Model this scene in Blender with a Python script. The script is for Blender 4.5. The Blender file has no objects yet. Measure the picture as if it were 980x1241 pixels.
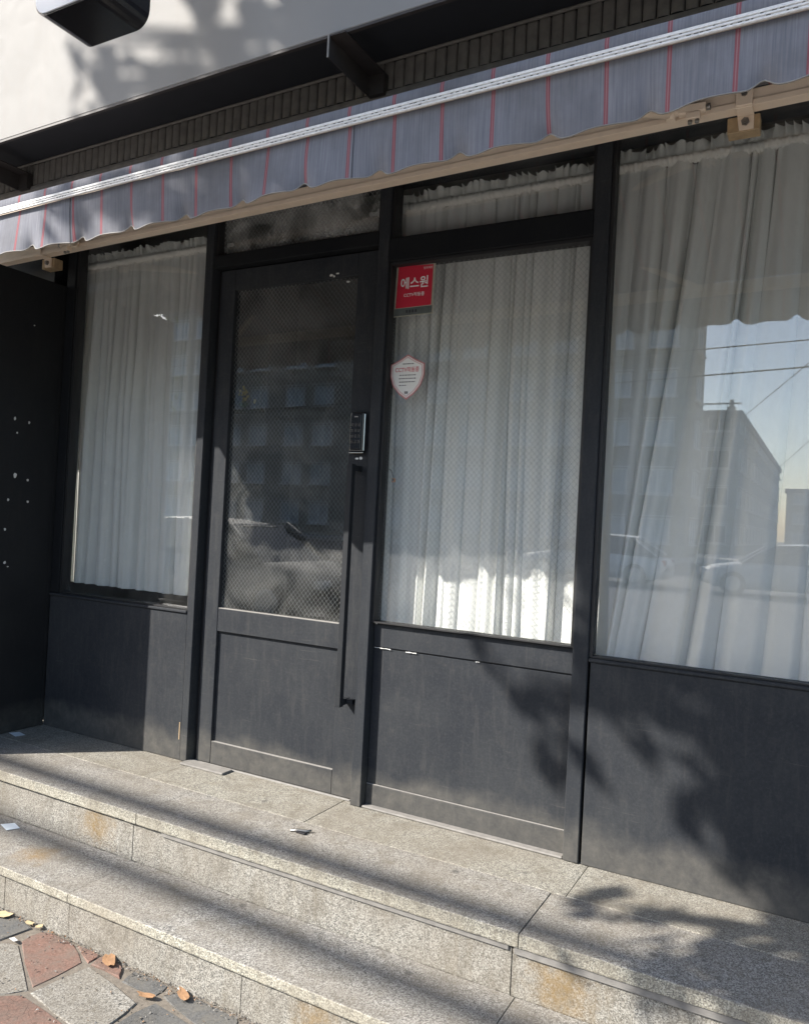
import bpy, bmesh, math, random
from mathutils import Vector, Matrix
random.seed(7)
S = bpy.context.scene
COL = S.collection

# ------------------------------------------------------------------ camera
cam_d = bpy.data.cameras.new('camera'); cam = bpy.data.objects.new('camera', cam_d); COL.objects.link(cam)
S.camera = cam
YAW, PITCH, ROLL = 0.4985, 0.0094, 0.0514
fw = Vector((-math.sin(YAW)*math.cos(PITCH), math.cos(YAW)*math.cos(PITCH), math.sin(PITCH)))
rt = Vector((math.cos(YAW), math.sin(YAW), 0)); up = rt.cross(fw)
r2 = rt*math.cos(ROLL) + up*math.sin(ROLL); u2 = up*math.cos(ROLL) - rt*math.sin(ROLL)
M = Matrix((r2, u2, -fw)).transposed().to_4x4(); M.translation = (1.5645, -2.5564, 1.1)
cam.matrix_world = M
cam_d.sensor_fit = 'VERTICAL'; cam_d.sensor_height = 36; cam_d.sensor_width = 36
cam_d.lens = 947.26/1241*36; cam_d.clip_start = 0.05; cam_d.clip_end = 3000

# ------------------------------------------------------------------ sky and sun
SUN = Vector((-1.066, -1.0, 1.047))            # towards the sun, per metre of depth
sd = SUN.normalized()
W = bpy.data.worlds.new('World'); S.world = W; W.use_nodes = True
nt = W.node_tree; nt.nodes.clear()
sky = nt.nodes.new('ShaderNodeTexSky'); sky.sky_type = 'NISHITA'; sky.sun_disc = False
sky.sun_elevation = math.asin(sd.z); sky.sun_rotation = math.atan2(sd.x, sd.y)
sky.air_density = 1.0; sky.dust_density = 1.3; sky.ozone_density = 1.0
bg = nt.nodes.new('ShaderNodeBackground'); bg.inputs[1].default_value = 0.125
wo = nt.nodes.new('ShaderNodeOutputWorld')
nt.links.new(sky.outputs[0], bg.inputs[0]); nt.links.new(bg.outputs[0], wo.inputs[0])
sl = bpy.data.lights.new('sun', 'SUN'); sl.energy = 4.3; sl.angle = math.radians(0.42); sl.color = (1, .945, .87)
so = bpy.data.objects.new('sun', sl); COL.objects.link(so)
so.rotation_euler = (-sd).to_track_quat('-Z', 'Y').to_euler(); so.location = (-8, -8, 12)
S.view_settings.view_transform = 'Standard'; S.view_settings.look = 'None'
S.view_settings.gamma = 1; S.view_settings.use_curve_mapping = False
S.view_settings.exposure = 1.42
try:
    S.cycles.max_bounces = 10; S.cycles.transparent_max_bounces = 24; S.cycles.use_denoising = True
    S.cycles.caustics_reflective = False
except Exception: pass

# ------------------------------------------------------------------ materials
class NT:
    def __init__(s, name):
        s.m = bpy.data.materials.new(name); s.m.use_nodes = True; s.t = s.m.node_tree; s.t.nodes.clear()
        s.out = s.n('ShaderNodeOutputMaterial')
    def n(s, typ, **k):
        x = s.t.nodes.new(typ)
        for a, v in k.items(): setattr(x, a, v)
        return x
    def l(s, a, b): s.t.links.new(a, b)
    def coord(s, scale=(1,1,1), rot=(0,0,0), loc=(0,0,0)):
        c = s.n('ShaderNodeTexCoord'); m = s.n('ShaderNodeMapping')
        m.inputs['Scale'].default_value = scale; m.inputs['Rotation'].default_value = rot; m.inputs['Location'].default_value = loc
        s.l(c.outputs['Object'], m.inputs[0]); return m.outputs[0]
    def gcoord(s, scale=(1,1,1)):
        c = s.n('ShaderNodeNewGeometry'); m = s.n('ShaderNodeMapping'); m.inputs['Scale'].default_value = scale
        s.l(c.outputs['Position'], m.inputs[0]); return m.outputs[0]
    def noise(s, vec, scale, detail=4, rough=.55, dist=0):
        x = s.n('ShaderNodeTexNoise'); x.inputs['Scale'].default_value = scale; x.inputs['Detail'].default_value = detail
        x.inputs['Roughness'].default_value = rough; x.inputs['Distortion'].default_value = dist
        s.l(vec, x.inputs['Vector']); return x.outputs[0]
    def vor(s, vec, scale, out='Color', feature='F1'):
        x = s.n('ShaderNodeTexVoronoi'); x.feature = feature; x.inputs['Scale'].default_value = scale; s.l(vec, x.inputs['Vector']); return x.outputs[out]
    def ramp(s, fac, stops, interp='LINEAR'):
        x = s.n('ShaderNodeValToRGB'); e = x.color_ramp.elements; x.color_ramp.interpolation = interp
        while len(e) < len(stops): e.new(.5)
        for i, (p, c) in enumerate(stops):
            e[i].position = p; e[i].color = (c, c, c, 1) if isinstance(c, (int, float)) else (*c, 1)
        s.l(fac, x.inputs[0]); return x.outputs[0]
    def mix(s, fac, a, b, blend='MIX'):
        x = s.n('ShaderNodeMix', data_type='RGBA', blend_type=blend)
        for i, v in ((0, fac), (6, a), (7, b)):
            if hasattr(v, 'is_linked'): s.l(v, x.inputs[i])
            elif isinstance(v, (int, float)): x.inputs[i].default_value = v if i == 0 else (v, v, v, 1)
            else: x.inputs[i].default_value = (*v, 1)
        return x.outputs[2]
    def math(s, op, a, b=0.0, c=None):
        x = s.n('ShaderNodeMath', operation=op)
        for i, v in enumerate((a, b) if c is None else (a, b, c)):
            if hasattr(v, 'is_linked'): s.l(v, x.inputs[i])
            else: x.inputs[i].default_value = v
        return x.outputs[0]
    def bump(s, h, strength=.3, dist=.002):
        x = s.n('ShaderNodeBump'); x.inputs['Strength'].default_value = strength; x.inputs['Distance'].default_value = dist
        s.l(h, x.inputs['Height']); return x.outputs[0]
    def bsdf(s, color, rough=.5, metal=0, spec=.5, normal=None, sheen=0):
        x = s.n('ShaderNodeBsdfPrincipled')
        for k, v in (('Base Color', color), ('Roughness', rough), ('Metallic', metal), ('Specular IOR Level', spec)):
            if hasattr(v, 'is_linked'): s.l(v, x.inputs[k])
            else: x.inputs[k].default_value = (*v, 1) if isinstance(v, tuple) else v
        if normal is not None: s.l(normal, x.inputs['Normal'])
        s.l(x.outputs[0], s.out.inputs[0]); return x

def plain(name, col, rough=.5, metal=0, var=.25, scale=14, bump=.1):
    t = NT(name); v = t.gcoord(); n = t.noise(v, scale, 5)
    c = t.mix(n, tuple(x*(1-var) for x in col), tuple(min(1, x*(1+var)) for x in col))
    t.bsdf(c, rough, metal, normal=t.bump(t.noise(v, scale*12, 3), bump, .001)); return t.m

def black_paint(name, a=.085, dust=.5, seed=0.0, spec=.07):
    t = NT(name); v = t.gcoord(); vs = t.gcoord((7, 7, 1.0))
    n1 = t.noise(v, 3.2+seed, 7, .62); n2 = t.noise(vs, 6+seed, 6, .7, .5); n3 = t.noise(v, 120, 4, .8); n4 = t.noise(v, 22, 5, .7, .3)
    base = t.mix(t.ramp(n1, [(.32, 0), (.70, 1)]), (a*.66, a*.74, a*.88), (a*1.02, a*1.10, a*1.20))
    base = t.mix(t.ramp(n3, [(.36, .22), (.50, 0)]), base, (a*.45, a*.47, a*.50))
    base = t.mix(t.math('MULTIPLY', t.ramp(n3, [(.52, 0), (.72, 1)]), dust*.55), base, (a*2.0, a*2.0, a*1.98))
    base = t.mix(t.math('MULTIPLY', t.ramp(n2, [(.50, 0), (.76, 1)]), dust*.6), base, (a*2.1, a*2.05, a*1.95))
    base = t.mix(t.math('MULTIPLY', t.ramp(n4, [(.54, 0), (.72, 1)]), dust*.5), base, (a*1.8, a*1.75, a*1.68))
    sp = t.n('ShaderNodeSeparateXYZ'); t.l(v, sp.inputs[0])          # dirt splashed up from the porch
    low = t.ramp(t.math('ADD', sp.outputs[2], t.math('MULTIPLY', t.noise(v, 7, 5), -.16)), [(-.07, 1), (.07, 0)])
    base = t.mix(t.math('MULTIPLY', t.math('MULTIPLY', low, n4), dust*1.0), base, (.20, .185, .155))
    for k_, rot in ((0, .5), (1, -.8), (2, 1.2)):                    # scuffs
        m = t.n('ShaderNodeMapping'); m.inputs['Rotation'].default_value = (0, rot, 0); m.inputs['Scale'].default_value = (1.2, 1, 26); m.inputs['Location'].default_value = (k_*3.1+seed, 0, k_)
        t.l(v, m.inputs[0]); sc = t.noise(m.outputs[0], 5.5, 3, .5)
        base = t.mix(t.math('MULTIPLY', t.math('MULTIPLY', t.ramp(sc, [(.69, 0), (.74, 1)]), t.ramp(n1, [(.45, 0), (.6, 1)])), dust*.8), base, (a*2.6, a*2.5, a*2.4))
    ro = t.ramp(n1, [(.2, .5), (.8, .7)])
    t.bsdf(base, ro, spec=spec, normal=t.bump(t.mix(.6, n3, n4), .12, .0015)); return t.m

def granite(name, light=.46, warm=1.0, stains=()):
    t = NT(name); v = t.gcoord()
    c1 = t.vor(v, 330); g = t.n('ShaderNodeRGBToBW'); t.l(c1, g.inputs[0])
    c2 = t.noise(v, 520, 2, .8)
    f = t.math('ADD', t.math('MULTIPLY', g.outputs[0], .72), t.math('MULTIPLY', c2, .34))
    w = warm
    col = t.ramp(f, [(.28, (light*.28, light*.28, light*.27)), (.44, (light*.62, light*.59, light*.54*w)), (.58, (light*.92, light*.88, light*.80*w)), (.76, (light*1.42, light*1.38, light*1.28*w))])
    big = t.noise(v, 2.6, 6, .62); grime = t.noise(v, 11, 6, .7, .5)
    col = t.mix(t.ramp(big, [(.34, .0), (.66, .6)]), col, (light*.66, light*.58, light*.46), 'MIX')
    drip = t.noise(t.gcoord((5, 5, .8)), 4, 6, .7, .4)
    col = t.mix(t.ramp(drip, [(.52, 0), (.70, .45)]), col, (light*.50, light*.43, light*.31))
    gum = t.vor(v, 7.5, 'Distance'); gsel = t.n('ShaderNodeRGBToBW'); t.l(t.vor(v, 7.5), gsel.inputs[0])
    col = t.mix(t.math('MULTIPLY', t.ramp(gum, [(.07, .6), (.12, 0)]), t.ramp(gsel.outputs[0], [(.6, 0), (.62, 1)])), col, (light*.22, light*.21, light*.2))
    col = t.mix(t.ramp(grime, [(.50, 0), (.70, .5)]), col, (light*.42, light*.37, light*.29))
    for (p, r, c) in stains:
        d = t.n('ShaderNodeVectorMath', operation='DISTANCE'); d.inputs[1].default_value = p
        mp = t.n('ShaderNodeMapping'); t.l(v, mp.inputs[0]); t.l(mp.outputs[0], d.inputs[0])
        k = t.math('ADD', d.outputs['Value'], t.math('MULTIPLY', t.math('SUBTRACT', t.noise(v, 16, 6, .7), .5), r*1.7))
        k2 = t.ramp(t.math('DIVIDE', k, r), [(.1, 1), (.95, 0)])
        col = t.mix(t.math('MULTIPLY', t.math('MULTIPLY', k2, t.ramp(t.noise(v, 45, 5, .75), [(.30, .3), (.58, 1)])), .9), col, t.mix(.55, col, c, 'MULTIPLY') if False else t.mix(.75, col, c))
    t.bsdf(col, .78, spec=.25, normal=t.bump(t.mix(.5, c2, t.noise(v, 90, 4)), .45, .002)); return t.m

def stone(name, col, grime):
    t = NT(name); v = t.gcoord()
    n1 = t.noise(v, 140, 4, .75); n2 = t.noise(v, 16, 6, .7, .6); n3 = t.noise(v, 6, 5, .6)
    c = t.mix(t.ramp(n1, [(.3, 0), (.7, 1)]), tuple(x*.62 for x in col), tuple(x*1.35 for x in col))
    c = t.mix(t.ramp(n2, [(.42, 0), (.68, .75)]), c, grime)
    c = t.mix(t.ramp(n3, [(.5, 0), (.75, .4)]), c, tuple(x*.5 for x in grime))
    ed = t.vor(v, 26, 'Distance', 'DISTANCE_TO_EDGE'); cr = t.math('MULTIPLY', t.ramp(ed, [(.0, 1), (.02, 0)]), t.ramp(n3, [(.52, 0), (.58, .8)]))
    c = t.mix(cr, c, tuple(x*.25 for x in col))
    t.bsdf(c, .85, spec=.25, normal=t.bump(t.mix(.5, n1, n2), .7, .003)); return t.m

def glass_mat(name, r0=.05, dust=.03, tint=(.985, .99, .988)):
    t = NT(name); v = t.gcoord()
    lw = t.n('ShaderNodeLayerWeight'); lw.inputs[0].default_value = .5
    p5 = t.math('POWER', lw.outputs['Facing'], 5.0)
    fr = t.math('ADD', t.math('MULTIPLY', p5, 1-r0), r0)
    tr = t.n('ShaderNodeBsdfTransparent'); tr.inputs[0].default_value = (*tint, 1)
    gl = t.n('ShaderNodeBsdfGlossy'); gl.inputs['Roughness'].default_value = .0
    wob = t.noise(v, 2.2, 2); t.l(t.bump(wob, .012, .001), gl.inputs['Normal'])
    m1 = t.n('ShaderNodeMixShader'); t.l(fr, m1.inputs[0]); t.l(tr.outputs[0], m1.inputs[1]); t.l(gl.outputs[0], m1.inputs[2])
    df = t.n('ShaderNodeBsdfDiffuse'); df.inputs[0].default_value = (.72, .72, .69, 1)
    dn = t.math('ADD', t.math('MULTIPLY', t.ramp(t.noise(v, 5, 6, .65, .6), [(.4, 0), (.8, 1)]), dust), t.math('MULTIPLY', t.ramp(t.noise(v, 160, 2, .7), [(.55, 0), (.8, 1)]), dust*.6))
    m2 = t.n('ShaderNodeMixShader'); t.l(dn, m2.inputs[0]); t.l(m1.outputs[0], m2.inputs[1]); t.l(df.outputs[0], m2.inputs[2])
    t.l(m2.outputs[0], t.out.inputs[0]); return t.m

def cloth_mat(name, col=(.80, .79, .76), clear=.12):
    t = NT(name); v = t.gcoord()
    n = t.noise(v, 3, 4); w = t.noise(t.gcoord((1, 1, .25)), 300, 2)
    c = t.mix(t.math('MULTIPLY', t.math('ADD', n, w), .35), tuple(x*1.05 for x in col), tuple(x*.86 for x in col))
    d = t.n('ShaderNodeBsdfDiffuse'); tl = t.n('ShaderNodeBsdfTranslucent'); tr = t.n('ShaderNodeBsdfTransparent')
    t.l(c, d.inputs[0]); t.l(c, tl.inputs[0])
    a = t.n('ShaderNodeMixShader'); a.inputs[0].default_value = .12; t.l(d.outputs[0], a.inputs[1]); t.l(tl.outputs[0], a.inputs[2])
    b = t.n('ShaderNodeMixShader'); b.inputs[0].default_value = clear; t.l(a.outputs[0], b.inputs[1]); t.l(tr.outputs[0], b.inputs[2])
    t.l(b.outputs[0], t.out.inputs[0]); return t.m

def awning_mat():
    t = NT('striped_awning_fabric'); v = t.gcoord(); sp = t.n('ShaderNodeSeparateXYZ'); t.l(v, sp.inputs[0])
    x = sp.outputs[0]
    def lines(period, off, half):
        f = t.math('FRACT', t.math('DIVIDE', t.math('SUBTRACT', x, off-period/2), period))
        return t.math('LESS_THAN', t.math('ABSOLUTE', t.math('SUBTRACT', f, .5)), half/period)
    n1 = t.noise(t.gcoord((60, 4, 1.5)), 5, 4, .6); n2 = t.noise(v, 4, 6, .65)
    c = t.mix(t.ramp(n1, [(.3, 0), (.7, 1)]), (.165, .172, .20), (.245, .248, .272))
    c = t.mix(t.math('MULTIPLY', t.ramp(n2, [(.42, 0), (.70, 1)]), .7), c, (.125, .125, .132))
    c = t.mix(t.math('MULTIPLY', lines(.0188, .004, .0012), .16), c, (.16, .16, .19))
    red = lines(.1325, .0355, .0048); mid = lines(.1325, .0355, .0010)
    c = t.mix(t.math('MULTIPLY', red, .7), c, t.mix(n1, (.24, .035, .045), (.34, .08, .09)))
    c = t.mix(t.math('MULTIPLY', mid, .45), c, (.4, .3, .3))
    d = t.n('ShaderNodeBsdfDiffuse'); tl = t.n('ShaderNodeBsdfTranslucent'); t.l(c, d.inputs[0]); t.l(c, tl.inputs[0])
    bn = t.bump(t.noise(v, 700, 2), .3, .0006); t.l(bn, d.inputs['Normal'])
    a = t.n('ShaderNodeMixShader'); a.inputs[0].default_value = .06; t.l(d.outputs[0], a.inputs[1]); t.l(tl.outputs[0], a.inputs[2])
    t.l(a.outputs[0], t.out.inputs[0]); return t.m

def sign_white():
    t = NT('weathered_white_metal'); v = t.gcoord()
    n1 = t.noise(v, 2.2, 6, .6); n2 = t.noise(t.gcoord((14, 14, 1)), 2.4, 6, .7, .4); n3 = t.noise(v, 9, 5, .7, 1)
    c = t.mix(n1, (.235, .23, .222), (.32, .315, .305))
    c = t.mix(t.ramp(n2, [(.48, 0), (.75, .45)]), c, (.28, .265, .25))
    c = t.mix(t.ramp(n3, [(.56, 0), (.72, .3)]), c, (.30, .285, .265))
    t.bsdf(c, t.ramp(n3, [(.3, .65), (.7, .8)]), spec=.15, normal=t.bump(n3, .08, .004)); return t.m

MAT = dict(
    paint=black_paint('faded_black_paint', .037, .5),
    paint_shaded=black_paint('shade_darkened_black_paint', .016, .22, .7),  # darker copy of the front paint, shade put into the colour
    wall=black_paint('black_wall_panel', .013, .35, 1.3, .25),
    handle=black_paint('dark_handle_paint', .026, .2, 2.1, .15),
    dark=plain('dark_soffit_paint', (.012, .013, .016), .7),
    flute=plain('sooty_fluted_moulding', (.15, .135, .115), .8, var=.5, scale=30, bump=.5),
    bracket=plain('rusty_black_steel', (.03, .025, .022), .55, var=.6, scale=25),
    sign=sign_white(),
    seal=plain('black_rubber', (.012, .012, .013), .6),
    beige=plain('beige_painted_aluminium', (.84, .70, .56), .45, var=.12, scale=20),
    tan=plain('stained_beige_plate', (.40, .29, .17), .5, var=.4, scale=40),
    alu=plain('aluminium_rail', (.74, .73, .71), .5, .15, var=.3, scale=120, bump=.5),
    bolt=plain('dull_steel_bolt', (.28, .27, .25), .4, .8),
    chrome=plain('worn_chrome', (.75, .75, .75), .18, 1, var=.1),
    lock=plain('glossy_black_plastic', (.012, .012, .014), .15, 0, var=.2),
    flake=plain('bare_white_flake', (.60, .60, .58), .7, var=.15, scale=90),
    dust_and_lit=plain('dusty_and_lit_edge', (.24, .23, .215), .8, var=.3, scale=40),  # dust colour, also paints the lit edge of the sign brackets
    glass=glass_mat('window_glass', .105, .045),
    wglass=glass_mat('wired_glass', .062, .06),
    frost=glass_mat('filmed_glass', .06, .55),
    wire=plain('embedded_wire', (.36, .38, .37), .5, .1),
    curtain=cloth_mat('sheer_white_curtain', (.92, .935, .90), .12),
    curtain_mid=cloth_mat('white_pleated_curtain', (.92, .925, .885), .07),
    awning=awning_mat(),
    room=plain('interior_plaster', (.20, .20, .19), .9),
    room_floor=plain('interior_floor', (.10, .095, .09), .6),
    granite=granite('grey_granite_tread', .285, 1.0, [((-.90, -.67, -.178), .10, (.21, .13, .045))]),
    granite2=granite('weathered_granite_riser', .275, .97, [((-.78, -.51, -.10), .12, (.19, .115, .03)), ((1.0, -.51, -.11), .13, (.19, .115, .03)), ((.40, -.78, -.26), .10, (.20, .13, .05))]),
    nosing=granite('yellowed_granite_nosing', .37, .90),
    granite3=granite('brownish_granite_paver', .29, .94),
    mortar=plain('grey_mortar', (.20, .19, .175), .95, var=.4, scale=40, bump=.6),
    redpaver=stone('red_stone_paver', (.175, .105, .082), (.145, .12, .10)),
    darkpaver=stone('dark_slate_paver', (.10, .10, .097), (.15, .14, .12)),
    greypaver=granite('grey_stone_paver', .26, .98),
    dirt=plain('gritty_dirt', (.15, .13, .105), .95, var=.6, scale=60, bump=.8),
    asphalt=plain('asphalt', (.07, .07, .072), .9, var=.3, scale=60, bump=.6),
    concrete=plain('pavement_concrete', (.40, .385, .36), .9, var=.25, scale=8, bump=.4),
    kerb=plain('granite_kerb', (.38, .37, .35), .85, var=.25, scale=50),
    bark=plain('tree_bark', (.11, .085, .06), .9, var=.5, scale=18, bump=.9),
    dryleaf=plain('dry_leaf_brown', (.29, .165, .085), .7, var=.4, scale=60),
    paleleaf=plain('dry_leaf_pale', (.42, .34, .20), .7, var=.3, scale=60),
    paper=plain('scrap_paper', (.66, .72, .76), .6, var=.1, scale=50),
    red=plain('sticker_red', (.52, .025, .05), .35, var=.06),
    white=plain('sticker_white', (.78, .78, .76), .4, var=.05),
    pink=plain('sticker_pale_red', (.52, .20, .20), .4, var=.1),
    clearfilm=plain('sticker_film_grey', (.10, .115, .11), .3, var=.3, scale=60),
    filmedge=plain('sticker_film_edge', (.34, .33, .27), .3, var=.3, scale=60),
    ink=plain('sticker_ink', (.03, .03, .035), .5),
    copper=plain('orange_sensor', (.50, .19, .05), .5),
    apt=plain('apartment_render', (.27, .26, .235), .9, var=.12, scale=1.5),
    apt2=plain('grey_apartment_render', (.27, .28, .29), .9, var=.12, scale=1.5),
    aptdark=plain('apartment_roof_band', (.16, .165, .17), .9, var=.15, scale=2),
    frame=plain('window_frame_white', (.62, .63, .63), .5, var=.08),
    pane=plain('sky_painted_window_glass', (.36, .41, .45), .08, var=.2, scale=2, bump=.0),  # reflected sky painted in as a pale blue base
    panedark=plain('dark_window_glass', (.03, .035, .045), .1, bump=0.),
    pole=plain('concrete_pole', (.30, .29, .28), .85),
    cable=plain('cable_sheath', (.02, .02, .022), .6),
    tyre=plain('tyre_rubber', (.02, .02, .02), .85), rim=plain('wheel_rim', (.5, .5, .51), .35, .8),
    carglass=plain('car_window', (.02, .025, .03), .05, bump=0.),
    lampw=plain('headlamp_lens', (.7, .72, .74), .1, bump=0.), lampr=plain('tail_lamp_lens', (.35, .02, .02), .15, bump=0.),
    wood=plain('counter_wood', (.085, .082, .078), .5), picture=plain('dark_picture', (.025, .03, .022), .5),
    yellow=plain('yellow_flower', (.55, .42, .08), .7), stem=plain('flower_leaf', (.05, .09, .03), .7),
)
def leaf_mat():
    t = NT('green_leaf'); v = t.gcoord(); n = t.noise(v, 6, 3)
    c = t.mix(n, (.05, .085, .022), (.13, .15, .045))
    d = t.n('ShaderNodeBsdfDiffuse'); tl = t.n('ShaderNodeBsdfTranslucent'); t.l(c, d.inputs[0]); t.l(c, tl.inputs[0])
    a = t.n('ShaderNodeMixShader'); a.inputs[0].default_value = .3; t.l(d.outputs[0], a.inputs[1]); t.l(tl.outputs[0], a.inputs[2])
    t.l(a.outputs[0], t.out.inputs[0]); return t.m
MAT['leaf'] = leaf_mat()
def paintcar(name, c): 
    t = NT(name); x = t.bsdf(c, .6, .0, .2); x.inputs['Coat Weight'].default_value = .08; x.inputs['Coat Roughness'].default_value = .05; return t.m

# ------------------------------------------------------------------ mesh helpers
ORG = {}                                          # object -> world position of its thing
def org(p): return ORG.get(p.name, Vector((0, 0, 0))) if p is not None else Vector((0, 0, 0))
class MB:
    def __init__(s): s.bm = bmesh.new(); s.mats = []; s.cur = 0
    def mat(s, key):
        m = MAT[key] if isinstance(key, str) else key
        if m not in s.mats: s.mats.append(m)
        s.cur = s.mats.index(m); return s
    def _tag(s, faces, smooth=False):
        for f in faces: f.material_index = s.cur; f.smooth = smooth
    def box(s, x0, x1, y0, y1, z0, z1, bev=0.0, seg=1):
        vs = [s.bm.verts.new((x, y, z)) for z in (z0, z1) for y in (y0, y1) for x in (x0, x1)]
        F = [s.bm.faces.new([vs[i] for i in q]) for q in ((0, 2, 3, 1), (4, 5, 7, 6), (0, 1, 5, 4), (2, 6, 7, 3), (0, 4, 6, 2), (1, 3, 7, 5))]
        s._tag(F)
        if bev > 0:
            es = list({e for f in F for e in f.edges})
            r = bmesh.ops.bevel(s.bm, geom=es, offset=bev, segments=seg, affect='EDGES', profile=.5)
            s._tag(r['faces'])
        return s
    def poly(s, pts, smooth=False):
        f = s.bm.faces.new([s.bm.verts.new(p) for p in pts]); s._tag([f], smooth); return s
    def prism(s, pts2, y0, y1, axis='y', bev=0.0):
        def P(a, b, c): return {'y': (a, c, b), 'z': (a, b, c), 'x': (c, a, b)}[axis]
        A = [s.bm.verts.new(P(a, b, y0)) for a, b in pts2]; B = [s.bm.verts.new(P(a, b, y1)) for a, b in pts2]
        n = len(A); F = [s.bm.faces.new(A), s.bm.faces.new(B[::-1])]
        F += [s.bm.faces.new((A[i], B[i], B[(i+1) % n], A[(i+1) % n])) for i in range(n)]
        s._tag(F)
        if bev:
            es = list({e for f in F[:2] for e in f.edges})
            r = bmesh.ops.bevel(s.bm, geom=es, offset=bev, segments=1, affect='EDGES'); s._tag(r['faces'])
        return s
    def tube(s, p0, p1, r0, r1=None, n=10, smooth=True, caps=True):
        r1 = r0 if r1 is None else r1; p0 = Vector(p0); p1 = Vector(p1); d = (p1-p0).normalized()
        a = d.orthogonal().normalized(); b = d.cross(a)
        A, B = [], []
        for i in range(n):
            o = a*math.cos(2*math.pi*i/n)+b*math.sin(2*math.pi*i/n)
            A.append(s.bm.verts.new(p0+o*r0)); B.append(s.bm.verts.new(p1+o*r1))
        F = [s.bm.faces.new((A[i], A[(i+1) % n], B[(i+1) % n], B[i])) for i in range(n)]; s._tag(F, smooth)
        if caps: s._tag([s.bm.faces.new(A[::-1]), s.bm.faces.new(B)])
        return s
    def path(s, pts, radii, n=8):
        rings = []
        for i, p in enumerate(pts):
            p = Vector(p); d = (Vector(pts[min(i+1, len(pts)-1)])-Vector(pts[max(i-1, 0)])).normalized()
            a = d.cross(Vector((.31, .87, .39))).normalized(); b = d.cross(a)
            rings.append([s.bm.verts.new(p+(a*math.cos(2*math.pi*k/n)+b*math.sin(2*math.pi*k/n))*radii[i]) for k in range(n)])
        for A, B in zip(rings, rings[1:]):
            s._tag([s.bm.faces.new((A[i], A[(i+1) % n], B[(i+1) % n], B[i])) for i in range(n)], True)
        s._tag([s.bm.faces.new(rings[0][::-1]), s.bm.faces.new(rings[-1])]); return s
    def grid(s, nu, nv, fn, smooth=True):
        V = [[s.bm.verts.new(fn(i/nu, j/nv)) for i in range(nu+1)] for j in range(nv+1)]
        s._tag([s.bm.faces.new((V[j][i], V[j][i+1], V[j+1][i+1], V[j+1][i])) for j in range(nv) for i in range(nu)], smooth); return s
    def obj(s, name, parent=None, loc=None, recalc=True):
        if recalc: bmesh.ops.recalc_face_normals(s.bm, faces=s.bm.faces[:])
        o0 = org(parent) if loc is None else Vector(loc)
        bmesh.ops.translate(s.bm, verts=s.bm.verts[:], vec=-o0)
        me = bpy.data.meshes.new(name); s.bm.to_mesh(me); s.bm.free()
        for m in s.mats: me.materials.append(m)
        o = bpy.data.objects.new(name, me); COL.objects.link(o)
        if parent is not None:
            o.parent = parent; ORG[o.name] = org(parent)
            if loc is not None: o.location = Vector(loc)-org(parent)
        else:
            o.location = o0; ORG[o.name] = o0
        return o
def mb(key): return MB().mat(key)
def tag(o, label, cat, group=None):
    o['label'] = label; o['category'] = cat
    if group: o['group'] = group
    return o
def kind(o, k): o['kind'] = k; return o
def thing(name, loc, label, cat, group=None):
    o = bpy.data.objects.new(name, None); COL.objects.link(o); o.location = loc; o.empty_display_size = .1
    ORG[o.name] = Vector(loc); return tag(o, label, cat, group)
def share(src, name, parent, wloc, rotz=0, scale=None):
    o = bpy.data.objects.new(name, src.data); COL.objects.link(o)
    if parent is not None: o.parent = parent; o.location = Vector(wloc)-org(parent)
    else: o.location = wloc
    ORG[o.name] = org(parent) if parent is not None else Vector(wloc)
    o.rotation_euler.z = rotz
    if scale: o.scale = scale
    return o
def copy_tree(o, parent=None):
    c = o.copy(); COL.objects.link(c)
    if parent is not None: c.parent = parent
    for ch in list(o.children): copy_tree(ch, c)
    return c
def text_mesh(body, size, key, name, parent, x, y, z, bold=0.0, squash=1.0, align='CENTER', rot=0.0):
    cu = bpy.data.curves.new('txt', 'FONT'); cu.body = body; cu.size = size; cu.align_x = align; cu.offset = bold; cu.resolution_u = 3
    to = bpy.data.objects.new('txt', cu); COL.objects.link(to)
    dg = bpy.context.evaluated_depsgraph_get(); me = bpy.data.meshes.new_from_object(to.evaluated_get(dg))
    bpy.data.objects.remove(to); bpy.data.curves.remove(cu)
    cr, sr = math.cos(rot), math.sin(rot); o0 = org(parent)
    for v in me.vertices:
        a, b = v.co.x*squash, v.co.y
        v.co = Vector((x+a*cr-b*sr, y, z+a*sr+b*cr))-o0
    me.name = name; me.materials.clear(); me.materials.append(MAT[key])
    o = bpy.data.objects.new(name, me); COL.objects.link(o); o.parent = parent; ORG[o.name] = o0
    return o

# ================================================================== THE GROUND
GZ = -.325                                        # pavement level in front of the steps
RZ = -.46                                         # road level
kind(mb('asphalt').box(-400, 400, -400, 200, RZ-.5, RZ).obj('road'), 'structure')
kind(mb('concrete').box(-45, 45, -5.199, -2.9, GZ-.0070, GZ-.002).obj('bounce_paving'), 'structure')  # unseen pale paving, added to bounce sunlight up at the front
pav = kind(mb('dirt').box(-45, 45, -5.2, 6, RZ+.004, GZ-.0080).obj('pavement'), 'structure')
kind(mb('concrete').box(-45, 45, -60, -38.5, RZ+.002, GZ).obj('far_pavement'), 'structure')
kind(mb('kerb').box(-45, 45, -5.4, -5.203, RZ+.004, GZ+.0, .012).obj('kerb'), 'structure')
def paver(pts, key, dz=0.0, t=.03):
    cx = sum(p[0] for p in pts)/len(pts); cy = sum(p[1] for p in pts)/len(pts)
    q = [(cx+(x-cx)*.985, cy+(y-cy)*.985) for x, y in pts]
    # rough outline: break each edge once
    out = []
    for (x0, y0), (x1, y1) in zip(q, q[1:]+q[:1]):
        out.append((x0, y0)); out.append(((x0+x1)/2+random.uniform(-.004, .004), (y0+y1)/2+random.uniform(-.004, .004)))
    return mb(key).prism(out, GZ-t, GZ-.005+dz, 'z', .004).obj('paver', pav)
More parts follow.
